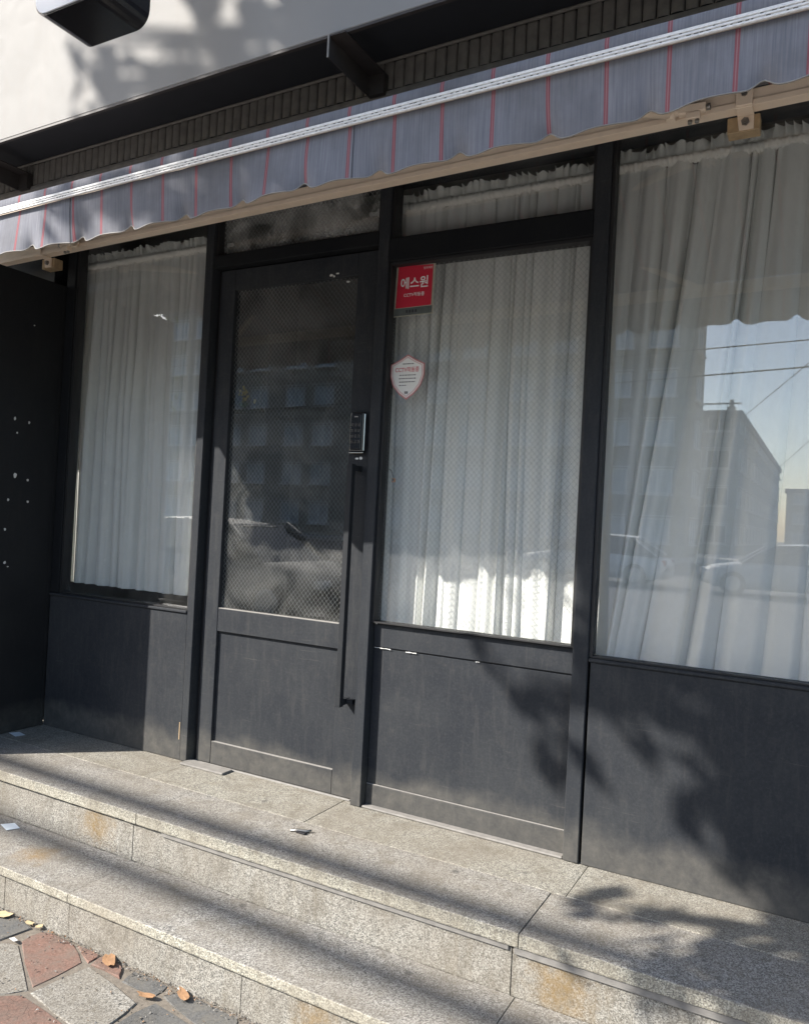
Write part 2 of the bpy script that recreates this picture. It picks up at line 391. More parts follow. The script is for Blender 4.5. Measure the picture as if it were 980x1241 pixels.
P = {
 'a': ([(-1.05,-.87),(-.93,-.80),(-.847,-.785),(-.715,-.807),(-.738,-.913),(-.85,-1.0)], 'darkpaver', .002),
 'b': ([(-.73,-.918),(-.665,-.893),(-.428,-1.029),(-.481,-1.087),(-.62,-1.17),(-.83,-1.02)], 'greypaver', .0),
 'c': ([(-.683,-.876),(-.683,-.806),(-.651,-.790),(-.530,-.793),(-.42,-.849),(-.433,-1.017)], 'redpaver', -.0005),
 'd': ([(-.520,-.792),(-.407,-.790),(-.404,-.843)], 'redpaver', .001),
 'e': ([(-.421,-1.035),(-.389,-.851),(-.125,-.901),(-.113,-1.019),(-.191,-1.068)], 'greypaver', .002),
 'f': ([(-.473,-1.092),(-.428,-1.049),(-.194,-1.074),(-.10,-1.12),(-.12,-1.30),(-.36,-1.32),(-.60,-1.18)], 'redpaver', .0),
 'g': ([(-.391,-.844),(-.398,-.793),(-.300,-.800),(-.261,-.846)], 'redpaver', .004),
 'h': ([(-.25,-.852),(-.259,-.793),(-.112,-.793),(-.106,-.848)], 'darkpaver', .0),
 'i': ([(-.107,-1.015),(-.087,-.869),(.084,-.89),(.12,-1.03),(-.05,-1.10)], 'darkpaver', .002),
 'j': ([(-.097,-.837),(-.061,-.793),(.155,-.793),(.18,-.828),(.094,-.884)], 'darkpaver', -.0002),
}
for pts, key, dz in P.values(): paver(pts, key, dz)
for i in range(14):                               # squared pavers around the ones in view
    for j in range(5):
        x0 = -2.0+i*.3+random.uniform(-.004, .004); y0 = -1.66+(-j)*.3
        if j >= 0: paver([(x0, y0), (x0+.296, y0), (x0+.296, y0+.296), (x0, y0+.296)], random.choice(['greypaver', 'redpaver', 'darkpaver', 'greypaver']), random.uniform(-.001, .003))
for x0 in [-2.0, -1.7, -1.4] + [.2+.3*k for k in range(6)]:
    for y0 in (-1.36, -1.08):
        if x0 < -1 or y0 < -.9: paver([(x0, y0), (x0+.296, y0), (x0+.296, y0+.276), (x0, y0+.276)], random.choice(['greypaver', 'redpaver', 'darkpaver']), random.uniform(-.001, .003))

# ================================================================== STEPS
st = thing('granite_steps', (0, -.4, GZ), 'two weathered grey granite steps running along the black shopfront', 'steps')
Y1, YB, Y2 = -.522, -.237, -.7945
mb('mortar').box(-2.6, 2.7, -.497, .35, GZ-.02, -.042).box(-2.6, 2.7, -.77, -.4985, GZ-.02, -.211).obj('core', st)
def slabs(name, js, y0, y1, z0, z1, key, bev=.0025, gap=.0015, front=None, worn=1.0):
    """granite slabs with worn, chipped front edges"""
    for a, b in zip(js, js[1:]):
        dz = random.uniform(-.0012, .0012); a2, b2 = a+gap, b-gap; n = max(3, int((b2-a2)/.022))
        m = mb(key); rings = []; chip = 0
        for i in range(n+1):
            x = a2+(b2-a2)*i/n
            if random.random() < .05: chip = random.uniform(.002, .006)*worn
            else: chip *= .35
            c = bev*(.7+.6*random.random()*worn)+chip; zt = z1+dz-(.001 if i in (0, n) else 0)
            wob = random.uniform(-.0008, .0008)*worn
            pr = [(y0+wob+.001, z0), (y0+wob, z0+.004), (y0+wob, zt-c*.9), (y0+wob+c*.35, zt-c*.3), (y0+wob+c, zt), (y1, zt), (y1, z0)]
            rings.append([m.bm.verts.new((x, y, z)) for y, z in pr])
        for A_, B_ in zip(rings, rings[1:]):
            for k in range(7):
                f = m.bm.faces.new((A_[k], B_[k], B_[(k+1) % 7], A_[(k+1) % 7]))
                m.mat(front if front and k in (0, 1, 2) else key); f.material_index = m.cur
        m.mat(key); m._tag([m.bm.faces.new(rings[0]), m.bm.faces.new(rings[-1][::-1])])
        m.obj(name, st)
slabs('tread_slab', [-2.6, -2.01, -.5697, .8727, 2.31, 2.7], Y1, YB-.003, -.039, 0, 'granite', front='nosing')
slabs('back_slab', [-2.6, -1.62, -.8135, -.044, .9167, 1.71, 2.7], YB+.002, .33, -.039, .0, 'granite3')
slabs('riser_stone', [-2.6, -2.03, -.592, .853, 2.29, 2.7], -.510, -.4985+.03, -.1786, -.047, 'granite2', .0015)
slabs('tread_slab', [-2.6, -2.0, -.574, .867, 2.3, 2.7], Y2, -.5103, -.2092, -.1786, 'granite', front='nosing')
slabs('riser_stone', [-2.6, -1.7, -.907, -.575, .152, .90, 1.7, 2.7], -.7825, -.74, GZ-.015, -.213, 'granite2', .0015)
mb('mortar').box(-.45, .845, -.5165, -.508, -.0565, -.0405, .002).obj('mortar_strip', st)
mb('mortar').box(.86, 2.6, -.5175, -.508, -.061, -.0405, .002).obj('mortar_strip', st)
mb('dust_and_lit').box(-.83, -.02, .030, .09, .0005, .006, .001).obj('door_threshold', st)
mb('mortar').box(-.84, -.60, -.038, .028, .0005, .010, .003).obj('threshold_stone', st)
mb('mortar').box(.05, .83, .004, .04, .0005, .009, .003).obj('mortar_strip', st)

# ================================================================== SHOPFRONT
sh = thing('shopfront', (0, 0, 0), 'black painted shopfront with glazed door, three curtained windows and low base panels', 'shopfront')
HT = 2.42                                         # underside of the header
XR = 2.45
def post(x0, x1, y1=.074): mb('paint').box(x0, x1, 0, y1, .0015, HT, .0025).obj('post', sh)
post(-.878, -.838); post(0.0, .0463); post(.832, .8842); post(XR, XR+.06)
mb('paint_shaded').box(-1.787, -1.728, .003, .074, .654, HT, .002).obj('post', sh)
mb('paint').box(-2.6, XR+.4, .001, .16, HT+.001, 2.75, .002).obj('header', sh)
# base panels
mb('paint').box(-1.786, -.8795, .0045, .05, .0015, .640, .002).obj('base_panel', sh)
mb('paint').box(-1.786, -.8795, -.004, .074, .6405, .653, .003).obj('window_sill', sh)
mb('paint').box(.0475, .831, .040, .08, .0865, .6045, .002).obj('base_panel', sh)
mb('paint').box(.0475, .831, .032, .08, .0015, .0855, .003).obj('plinth_board', sh)
mb('dust_and_lit').box(.050, .829, .0325, .040, .0857, .0872).obj('dust_line', sh)
mb('paint').box(.0475, .831, .034, .074, .6065, .700, .004).obj('window_sill', sh)
mb('paint').box(.893, XR-.002, .0035, .05, .0015, .663, .002).obj('base_panel', sh)
mb('paint').box(.887, XR-.002, -.003, .074, .6635, .676, .003).obj('window_sill', sh)
# beams over the door and the middle window
mb('paint_shaded').box(-.837, -.001, .0, .074, 2.149, 2.202, .003).obj('transom_beam', sh)
mb('paint_shaded').box(.0475, .831, .0, .074, 2.078, 2.166, .003).obj('transom_beam', sh)
# chipped white paint along the sill of the middle window
for (x, w, z) in ((.055, .070, .6055), (.19, .045, .6045), (.475, .014, .6055), (.052, .010, .697)):
    m = mb('flake'); n = 7
    m.prism([(x+w*i/n, z+random.uniform(.0003, .0018)) for i in range(n+1)]+[(x+w*i/n, z-random.uniform(.0003, .0030)) for i in range(n, -1, -1)], .0332, .0345)
    m.obj('paint_chip', sh)
m = mb('tan'); m.box(-.892, -.888, .0035, .0048, .09, .165); m.obj('paint_chip', sh)

def window(x0, x1, z0, z1, yf, yg, key, fr=.012, wired=False, name='window'):
    """frame ring (bead) with a pane in it"""
    m = mb('seal')
    m.box(x0, x0+fr, yf, yg+.02, z0, z1).box(x1-fr, x1, yf, yg+.02, z0, z1)
    m.box(x0+fr, x1-fr, yf, yg+.02, z0, z0+fr*.5).box(x0+fr, x1-fr, yf, yg+.02, z1-fr, z1)
    w = m.obj(name, sh)
    mb(key).box(x0+fr, x1-fr, yg, yg+.005, z0+fr*.5, z1-fr).obj('pane', w)
    if wired: wires(w, x0+fr, x1-fr, z0+fr*.5, z1-fr, yg+.0025)
    return w
def wires(par, x0, x1, z0, z1, y, pitch=.0205, r=.0005, slope=1.12):
    m = mb('wire'); H = z1-z0
    n = int((x1-x0+H/slope)/pitch)+2
    for sgn in (1, -1):
        for k in range(n):
            if sgn > 0: xa = x0-H/slope+k*pitch; A = (xa, z0); B = (xa+H/slope, z1)
            else: xa = x0+k*pitch; A = (xa, z0); B = (xa-H/slope, z1)
            # clip to x0..x1
            (ax, az), (bx, bz) = A, B; dx = bx-ax; dz = bz-az
            t0, t1 = 0.0, 1.0
            ta, tb = (x0-ax)/dx, (x1-ax)/dx
            t0 = max(t0, min(ta, tb)); t1 = min(t1, max(ta, tb))
            if t1-t0 < .001: continue
            m.tube((ax+dx*t0, y+sgn*r*.8, az+dz*t0), (ax+dx*t1, y+sgn*r*.8, az+dz*t1), r, n=3, smooth=False, caps=False)
    return kind(m.obj('wire_mesh', par, recalc=False), 'stuff')
window(-1.727, -.8795, .6545, HT-.001, .012, .040, 'glass')
window(-.8365, -.0015, 2.2035, HT-.001, .016, .050, 'frost', wired=True)
window(.0475, .831, .7015, 2.077, .014, .046, 'wglass', .010, wired=True)
window(.0475, .831, 2.1675, HT-.001, .016, .050, 'glass')
window(.8855, XR-.001, .6775, HT-.001, .010, .036, 'glass', .010)

# ---- the door
YD = .035
DX0, DX1, DZ0, DZ1 = -.815, -.0035, .009, 2.143
m = mb('paint')
m.box(DX0, -.735, YD, YD+.04, DZ0, DZ1, .002).box(-.110, DX1, YD, YD+.04, DZ0, DZ1, .002)
m.box(-.7348, -.1102, YD+.0004, YD+.04, DZ0, .103, .002).box(-.7348, -.1102, YD+.0004, YD+.04, .5775, .6755, .002).box(-.7348, -.1102, YD+.0004, YD+.04, 2.054, DZ1, .002)
door = m.obj('door', sh)
mb('paint').box(-.7346, -.1104, YD+.014, YD+.034, .1032, .5773).obj('door_panel', door)
mb('dust_and_lit').box(-.734, -.111, YD+.002, YD+.014, .1031, .1042).obj('dust_line', door)
mb('dust_and_lit').box(-.734, -.111, YD+.003, YD+.018, .6757, .6785).obj('dust_line', door)
mb('wglass').box(-.7345, -.1105, YD+.018, YD+.023, .6757, 2.0538).obj('pane', door)
wires(door, -.7345, -.1105, .6757, 2.0538, YD+.0205)
mb('seal').box(-.837, DX0-.0015, .05, .12, .002, 2.147).obj('jamb', door)
# long square pull handle
m = mb('handle')
hx, hy = -.066, -.040
m.box(hx, hx+.024, hy, hy+.026, .372, 1.302, .0015).box(hx+.002, hx+.022, hy+.0262, YD-.0005, .376, .398, .001).box(hx+.002, hx+.022, hy+.0262, YD-.0005, 1.276, 1.298, .001)
m.box(hx+.0222, hx+.05, hy+.045, YD-.001, .378, .396, .001)
m.obj('pull_handle', door)
# keypad lock
m = mb('lock').box(-.096, -.030, .012, YD-.0005, 1.352, 1.508, .007, 3)
m.mat('lock').box(-.090, -.042, .0095, .0122, 1.362, 1.498, .002)
m.mat('chrome').box(-.0298, -.0268, .011, .030, 1.356, 1.500, .001).box(-.094, -.030, .011, .030, 1.3475, 1.3515, .001)
m.mat('dust_and_lit').box(-.074, -.058, .0088, .0096, 1.487, 1.491)
for r in range(4):
    for c in range(3): m.mat('seal').box(-.086+c*.015, -.076+c*.015, .0087, .0096, 1.385+r*.022, 1.397+r*.022, .0)
m.obj('keypad_lock', door)
def blob(x, z, w, h, n=9):
    ph = random.random()*6
    return [(x+w*(.6+.4*random.random())*math.cos(ph+2*math.pi*i/n), z+h*(.6+.4*random.random())*math.sin(ph+2*math.pi*i/n)) for i in range(n)]
for x, z, w, h in ((-.070, 1.328, .010, .005), (-.052, 1.330, .009, .007), (-.109, 1.298, .004, .010), (-.235, 2.066, .012, .006), (-.205, 2.070, .010, .004), (-.222, 2.060, .006, .005), (-.165, 2.038, .012, .004)):
    y = YD-.0004 if x > -.11 or z > 2.054 else YD+.017
    mb('flake').prism(blob(x, z, w, h), y-.0006, y).obj('label_residue', door)

# ================================================================== INSIDE
room = mb('room')
room.box(-2.7, 2.7, 3.6, 3.7, 0, 2.8).box(-2.8, -2.7, .16, 3.7, 0, 2.8).box(2.7, 2.8, .16, 3.7, 0, 2.8)
kind(room.obj('interior_wall'), 'structure')
kind(mb('room').box(-2.8, 2.8, .165, 3.7, 2.76, 2.85).obj('interior_ceiling'), 'structure')
kind(mb('room_floor').box(-2.8, 2.8, .335, 3.7, -.05, .002).obj('interior_floor'), 'structure')
ct = thing('counter', (-1.2, 2.4, 0), 'low dark wooden counter standing inside behind the glazed door', 'counter')
mb('wood').box(-2.0, -.3, 2.2, 2.75, .003, .92, .004).obj('body', ct); mb('wood').box(-2.05, -.25, 2.15, 2.8, .921, .96, .006).obj('top', ct)
pc = thing('picture', (-.90, .36, 1.56), 'dark picture of yellow flowers hanging inside behind the door glass', 'picture')
kind(mb('wood').box(-1.03, -.812, .378, .60, .003, 2.755, .003).obj('interior_pillar'), 'structure')
mb('bracket').box(-.996, -.817, .357, .3765, 1.566, 1.755, .003).obj('frame', pc)
mb('picture').box(-.989, -.824, .3525, .3565, 1.573, 1.748).obj('canvas', pc)
m = mb('yellow')
for k in range(14):
    a = random.random()*6.28; r = random.random()**.5*.030; m.prism(blob(-.925+math.cos(a)*r, 1.660+math.sin(a)*r*1.2, .009, .009, 6), .3505, .352)
kind(m.obj('flower_head', pc), 'stuff'); mb('yellow').prism(blob(-.858, 1.625, .010, .014, 7), .3505, .352).obj('flower_head', pc)
mb('stem').prism(blob(-.925, 1.612, .03, .02, 9), .3505, .352).obj('leaf_spray', pc)

# ---- curtains
def curtain(name, x0, x1, zt, zb, yc, key, npl, seed, label, amp=.022, sweep=0.0, sway=None, over=.5):
    rnd = random.Random(seed)
    t = thing(name, ((x0+x1)/2, yc, zb), label, 'curtain')
    # uneven pleats: cumulative widths
    ws = [rnd.uniform(.35, 1.9) for _ in range(npl)]; tot = sum(ws); cum = [0]
    for w in ws: cum.append(cum[-1]+w/tot)
    hs = [rnd.uniform(.35, 1.15) for _ in range(npl+1)]; dr = [rnd.uniform(-.018, .018) for _ in range(npl+1)]
    ph2 = [rnd.uniform(0, 6.28) for _ in range(npl+1)]
    NU, NV = npl*20, 30
    def fn(u, v):
        k = 0
        while k < npl-1 and u > cum[k+1]: k += 1
        f = (u-cum[k])/(cum[k+1]-cum[k]); w = (cum[k+1]-cum[k])*(x1-x0)
        z = zt+(zb-zt)*v
        g = .45+.55*min(1, v*2.2)                       # gathers are tighter near the rod
        a = amp*hs[k]*(1-f)+amp*hs[k+1]*f
        th = 2*math.pi*f
        y = yc+a*g*(math.cos(th)+.22*math.sin(2*th+ph2[k]+1.5*v)+.10*math.sin(5*th+ph2[k]*2))*(1+.25*math.sin(3*v+ph2[k]))
        x = x0+(x1-x0)*u-over*w*.32*g*math.sin(th)*(.8+.4*math.sin(ph2[k]))+.02*math.sin(2.2*v+ph2[k]*.2)*v*.4
        x += (dr[k]*(1-f)+dr[k+1]*f)*v*1.6
        if sway: x += sway(u, v)
        y += .0035*math.sin(2*math.pi*f*3+ph2[k])*(1-min(1, v*3))
        return (x, y, z)
    mb(key).grid(NU, NV, fn).obj('cloth', t, recalc=False)
    # gathered rod pocket
    def pk(u, v):
        a = 2*math.pi*v; r = .017+.0022*math.sin(u*(x1-x0)*420+math.sin(u*57)*2)+.0015*math.sin(u*(x1-x0)*160)
        return (x0+(x1-x0)*u, yc-.006+r*math.cos(a), zt+.012+r*math.sin(a))
    mb(key).grid(int((x1-x0)*260), 8, pk).obj('rod_pocket', t)
    # frilled heading
    def hd(u, v):
        X = (x1-x0)*u; q = v**1.3
        cr = math.sin(X*170+3*math.sin(X*31))+.6*math.sin(X*290+2*math.sin(X*17+seed))
        return (x0+X+.007*q*math.sin(X*210+1.5*math.sin(X*41)), yc-.004+q*.010*cr, zt+.026+v*(.043+.005*math.sin(X*37+seed))+.004*q*math.sin(X*260+seed))
    mb(key).grid(int((x1-x0)*420), 6, hd).obj('frill', t, recalc=False)
    mb('alu').tube((x0-.04, yc-.006, zt+.012), (x1+.04, yc-.006, zt+.012), .008).obj('rod', t)
    return t
curtain('curtain', -1.88, -.885, 2.285, .70, .135, 'curtain', 19, 3, 'sheer white curtain in the narrow window beside the dark side wall', .034, over=1.0)
curtain('curtain', -.095, .828, 2.325, .66, .150, 'curtain_mid', 17, 11, 'white pleated curtain behind the wired window next to the door', .050, over=1.2)
def swayR(u, v):
    return -.20*max(0, 1-abs(u-.24)/.24)**.8*v**1.3-.03*v*u
curtain('curtain', .80, 2.40, 2.338, .60, .150, 'curtain', 27, 5, 'wide sheer white curtain with slanting folds in the large right window', .050, sway=swayR, over=1.15)

# ---- stickers on the middle window
YS = .0455
s1 = thing('security_sticker', (.146, YS, 1.905), 'square red sticker with white lettering in the top corner of the middle window', 'sticker')
mb('filmedge').prism([(.061, 2.074), (.229, 2.066), (.2245, 1.878), (.056, 1.874)], YS-.0012, YS-.0006).obj('backing', s1)
mb('clearfilm').prism([(.060, 1.906), (.222, 1.908), (.2205, 1.881), (.058, 1.878)], YS-.0016, YS-.0013).obj('lower_strip', s1)
mb('red').prism([(.070, 2.070), (.218, 2.063), (.216, 1.911), (.064, 1.908)], YS-.0019, YS-.0013).obj('red_field', s1)
text_mesh('에스원', .047, 'white', 'lettering', s1, .142, YS-.0024, 1.984, .0008, .95)
text_mesh('CCTV작동중', .0165, 'white', 'lettering', s1, .142, YS-.0024, 1.950, .0002, 1.0)
text_mesh('범죄예방', .0105, 'white', 'lettering', s1, .197, YS-.0024, 2.049, 0, 1.0)
m = mb('ink')
for k in range(4): m.box(.11+k*.013, .118+k*.013, YS-.002, YS-.0017, 1.888, 1.899)
m.obj('worn_lettering', s1)
s2 = thing('shield_sticker', (.129, YS, 1.556), 'white shield shaped warning sticker with pale red border below the red sticker', 'sticker')
def shield(sc):
    cx, cz = .1295, 1.648
    L = [(0, .080), (.035, .060), (.073, .043), (.074, .0), (.060, -.040), (.032, -.072), (0, -.093)]
    R_ = [(-a, b) for a, b in L[::-1][1:-1]]
    return [(cx+a*sc, cz+b*sc) for a, b in L+R_]
mb('pink').prism(shield(1.0), YS-.0010, YS-.0003).obj('border', s2)
mb('white').prism(shield(.93), YS-.0013, YS-.0008).obj('inner_line', s2)
mb('pink').prism(shield(.88), YS-.0016, YS-.0011).obj('inner_border', s2)
mb('white').prism(shield(.85), YS-.0019, YS-.0014).obj('white_field', s2)
text_mesh('CCTV작동중', .0215, 'red', 'lettering', s2, .1295, YS-.0024, 1.662, .0002, .9)
m = mb('ink')
for z, xa, xb in ((1.690, .110, .150), (1.647, .098, .162), (1.634, .096, .166), (1.621, .098, .160), (1.608, .098, .128)):
    x = xa
    while x < xb:
        w = random.uniform(.004, .009); m.box(x, x+w, YS-.0024, YS-.002, z, z+.0035); x += w+random.uniform(.002, .005)
m.box(.123, .128, YS-.0024, YS-.002, 1.577, 1.587).box(.130, .136, YS-.0024, YS-.002, 1.577, 1.587)
kind(m.obj('small_print', s2), 'stuff')
ss = thing('door_sensor', (.085, .05, 1.245), 'small orange sensor block inside the middle window beside the door', 'sensor')
mb('copper').box(.079, .091, .056, .066, 1.240, 1.256, .001).obj('body', ss)
mb('seal').box(.082, .088, .0545, .0562, 1.244, 1.252).obj('button', ss)
mb('cable').path([(.085, .060, 1.256), (.075, .058, 1.285), (.062, .060, 1.292), (.058, .062, 1.29)], [.0012]*4, 5).obj('lead', ss)

# ================================================================== SIDE WALL
sw = thing('side_wall', (-1.84, -.33, 0), 'black panelled side wall with scattered white paint chips at the left edge', 'wall')
mb('wall').box(-1.90, -1.79, -.645, .0, .0015, 2.165, .003).obj('panel', sw)
mb('wall').box(-1.789, -1.7865, -.012, .002, .002, 2.16).obj('corner_bead', sw)
chips = [(-.233, 1.476, .008, .014), (-.159, 1.467, .008, .013), (-.218, 1.412, .007, .008), (-.308, 1.221, .010, .012), (-.217, 1.212, .013, .022), (-.15, 1.194, .010, .009), (-.245, 1.097, .008, .010), (-.144, 1.092, .010, .009), (-.253, .959, .010, .012), (-.245, .805, .010, .012), (-.228, .785, .008, .004), (-.16, 1.93, .006, .006)]
for y, z, w, h in chips:
    mb('flake').prism(blob(y, z, w*.75, h*.75, 8), -1.7899, -1.7888, 'x').obj('paint_chip', sw)
nb = thing('neighbour_front', (-2.9, 0, 0), 'black boarded front continuing behind the side wall', 'wall')
mb('wall').box(-4.6, -1.905, .02, .16, .0015, 2.418, .003).obj('boarding', nb)
mb('wall').box(-4.6, -2.602, .0, .16, 2.42, 2.75, .003).obj('header', nb)

# ================================================================== CANOPY, FRIEZE, SIGN BOARD
TILT = .016
def tz(x): return TILT*x
cn = thing('canopy', (0, -.32, 2.4), 'dark canopy box with a fluted moulding above the awning', 'canopy')
mb('dark').box(-2.7, 2.6, -.61, -.001, 2.445, 3.6).obj('box', cn)
# moulding strip below the flutes, gently tilted like the real one
m = mb('flute')
sec = [(-.668, 2.262), (-.672, 2.270), (-.668, 2.285), (-.674, 2.296), (-.672, 2.308), (-.655, 2.312), (-.612, 2.312), (-.612, 2.262)]
A = [[m.bm.verts.new((x, y, z+tz(x)-.004)) for y, z in sec] for x in (-2.7, 0, 2.6)]
for a, b in zip(A, A[1:]): m._tag([m.bm.faces.new((a[i], a[(i+1) % 8], b[(i+1) % 8], b[i])) for i in range(8)])
m._tag([m.bm.faces.new(A[0]), m.bm.faces.new(A[-1][::-1])])
m.obj('lower_moulding', cn)
m = mb('dark'); A = [[m.bm.verts.new((x, y, z+tz(x))) for y, z in ((-.655, 2.300), (-.655, 2.401), (-.612, 2.401), (-.612, 2.300))] for x in (-2.7, 2.6)]
m._tag([m.bm.faces.new((A[0][i], A[0][(i+1) % 4], A[1][(i+1) % 4], A[1][i])) for i in range(4)]); m.obj('backing_board', cn)
# one flute: rounded reed with arched top
m = mb('flute'); n = 6; fwid = .0308
prof = [(-fwid/2, 0), (-fwid/2*.94, -.006), (-fwid/2*.7, -.0095), (0, -.0105), (fwid/2*.7, -.0095), (fwid/2*.94, -.006), (fwid/2, 0)]
def fl(i, j):
    x, y = prof[round(i*6)]; z = [0, .072, .079, .082][round(j*3)]; s = [1, 1, .8, .4][round(j*3)]
    return (x*(1 if j < .99 else .8), y*s, z)
m.grid(6, 3, fl)
f0 = m.obj('flute', cn, loc=(-2.64, -.6555, 2.311+tz(-2.64)))
bmesh_x = -2.64
# the mesh is built around its own origin
for v in f0.data.vertices: v.co += Vector((-2.64, -.6555, 2.311+tz(-2.64)))
k = 1
while True:
    x = -2.64+k*.0328
    if x > 2.56: break
    share(f0, 'flute', cn, (x, -.6555+random.uniform(-.0012, .0012), 2.311+tz(x)+random.uniform(-.001, .001))); k += 1
mb('flute').path([(x, -.662, 2.397+tz(x)) for x in (-2.7, -1, 0, 1, 2.6)], [.005]*5, 6).obj('upper_moulding', cn)

sg = thing('sign_board', (0, -.8, 2.37), 'weathered white sign board spanning the front above the awning', 'sign board')
def skew(m):
    for v in m.bm.verts: v.co.z += tz(v.co.x)
    return m
skew(mb('sign').box(-3.2, 2.6, -.880, -.874, 2.362, 3.55, .002)).obj('face', sg)
skew(mb('dark').box(-3.2, 2.6, -.8735, -.612, 2.402, 2.43)).obj('soffit', sg)
skew(mb('bracket').box(-3.2, 2.6, -.8795, -.868, 2.3545, 2.3615)).obj('edge_trim', sg)
for x in (.385, -1.165):
    m = mb('bracket')
    z1 = 2.352+tz(x)
    m.box(x-.026, x+.026, -.892, -.640, z1-.004, z1).box(x-.026, x-.022, -.892, -.640, z1-.060, z1-.0042).box(x-.0218, x+.026, -.690, -.640, z1-.060, z1-.0042)
    m.mat('dust_and_lit').box(x-.0265, x-.0215, -.8945, -.8925, z1-.060, z1)  # pale strip painting the lit front edge
    m.obj('bracket', sg)
for xs in (-1.62, .98): skew(mb('bracket').box(xs-.0012, xs+.0012, -.8806, -.8801, 2.366, 3.54)).obj('seam', sg)
# box sign
bs = thing('box_sign', (-.02, -1.31, 2.243), 'black sided box sign with rounded corners projecting in front of the white sign board', 'box sign')
def rrect(x0, x1, z0, z1, r, n=6):
    out = []
    for cx, cz, a0 in ((x1-r, z0+r, -90), (x1-r, z1-r, 0), (x0+r, z1-r, 90), (x0+r, z0+r, 180)):
        for i in range(n+1):
            a = math.radians(a0+90*i/n); out.append((cx+r*math.cos(a), cz+r*math.sin(a)))
    return out
BX0, BX1, BZ0, BZ1 = -.139, .095, 2.240, 3.06
m = mb('lock').prism(rrect(BX0, BX1, BZ0, BZ1, .04), -1.383, -1.25)
m.obj('casing', bs)
def glossy_white():
    t = NT('glossy_white_acrylic'); t.bsdf((.62, .66, .70), .12, spec=.6); return t.m
MAT['acrylic'] = glossy_white()
for z_ in (2.72, 2.98): mb('bracket').box(-.04, -.005, -1.2497, -.8805, z_, z_+.035, .002).obj('arm', bs)
mb('acrylic').prism(rrect(BX0+.004, BX1-.004, BZ0+.004, BZ1-.004, .037), -1.3865, -1.3832).obj('face', bs)

# ================================================================== AWNING
aw = thing('awning', (0, -.45, 2.0), 'grey awning with thin red stripes and scalloped valance above the shop windows', 'awning')
AX0, AX1 = -1.58, 2.35
YF = -.878
def za(x): return .020*x
notches = [-.153+.2235*k for k in range(-7, 14)]
def vbot(x):
    z = 1.958+.024*x
    d = min(notches, key=lambda n: abs(n-x)); e = (x-d)
    nd = .2235
    z += -.006*math.cos(math.pi*e/nd*2*.5)**2 + .004
    z += .021*math.exp(-(e/.020)**2)-.006*math.exp(-((e-.055)/.03)**2)
    return z, math.exp(-(e/.03)**2)
def val(u, v):
    x = AX0+(AX1-AX0)*u; zb, c = vbot(x); ztop = 2.100+za(x)
    z = ztop+(zb-ztop)*v
    y = YF-.010*v*math.sin(x*5.1)+.004*v*v*math.sin(x*28.1+1.2)*.5+.006*v*math.sin(x*11+2)+.018*c*v**3
    # two overlapped seams
    return (x, y, z)
mb('awning').grid(420, 10, val).obj('valance', aw, recalc=False)
m = mb('dust_and_lit')
m.path([(lambda p: (p[0], p[1], p[2]))(val(i/420, 1.0)) for i in range(421)], [.0018]*421, 4); m.obj('binding', aw)
for xs in (-.64, .447): mb('seal').path([(val((xs-AX0)/(AX1-AX0), j/8)[0], val((xs-AX0)/(AX1-AX0), j/8)[1]-.0012, val((xs-AX0)/(AX1-AX0), j/8)[2]) for j in range(9)], [.0009]*9, 4).obj('seam', aw)
# sloping roof cloth, sagging a little, turned over the front rail
def roofc(u, v):
    x = AX0+(AX1-AX0)*u
    y0, z0, y1, z1 = -.095, 2.392+za(x), YF-.004, 2.150+za(x)
    return (x, y0+(y1-y0)*v, z0+(z1-z0)*v-.018*math.sin(math.pi*v)*(1+.2*math.sin(x*4)))
mb('awning').grid(120, 10, roofc).obj('roof_cloth', aw, recalc=False)
def turn(u, v):
    x = AX0+(AX1-AX0)*u; return (x, YF-.005-.003*math.sin(math.pi*v), 2.1495+za(x)-v*.036)
mb('awning').grid(120, 4, turn).obj('front_fold', aw, recalc=False)
def bar(name, key, y0, y1, z0, z1, x0=AX0, x1=AX1, bev=.003, t=.020):
    m = mb(key).box(x0, x1, y0, y1, z0, z1, bev)
    for v in m.bm.verts: v.co.z += t*v.co.x
    return m.obj(name, aw)
# front rail: ribbed aluminium strip
rail = bar('front_rail', 'alu', YF-.014, YF-.0085, 2.0955, 2.1185)
bar('rail_bead', 'alu', YF-.0160, YF-.0143, 2.1105, 2.1180, bev=.001); bar('rail_bead', 'alu', YF-.0160, YF-.0143, 2.1035, 2.1085, bev=.001); bar('rail_bead', 'alu', YF-.0160, YF-.0143, 2.0960, 2.1012, bev=.001)
m = mb('seal'); x = AX0+.006
while x < AX1-.02:
    z = random.choice((2.1020, 2.1092))+za(x); m.box(x, x+random.uniform(.003, .010), YF-.0148, YF-.0141, z-.0005, z+.0015); x += random.uniform(.010, .018)
kind(m.obj('stitching', aw), 'stuff')
bar('rail_body', 'beige', YF+.004, YF+.045, 2.090, 2.135)
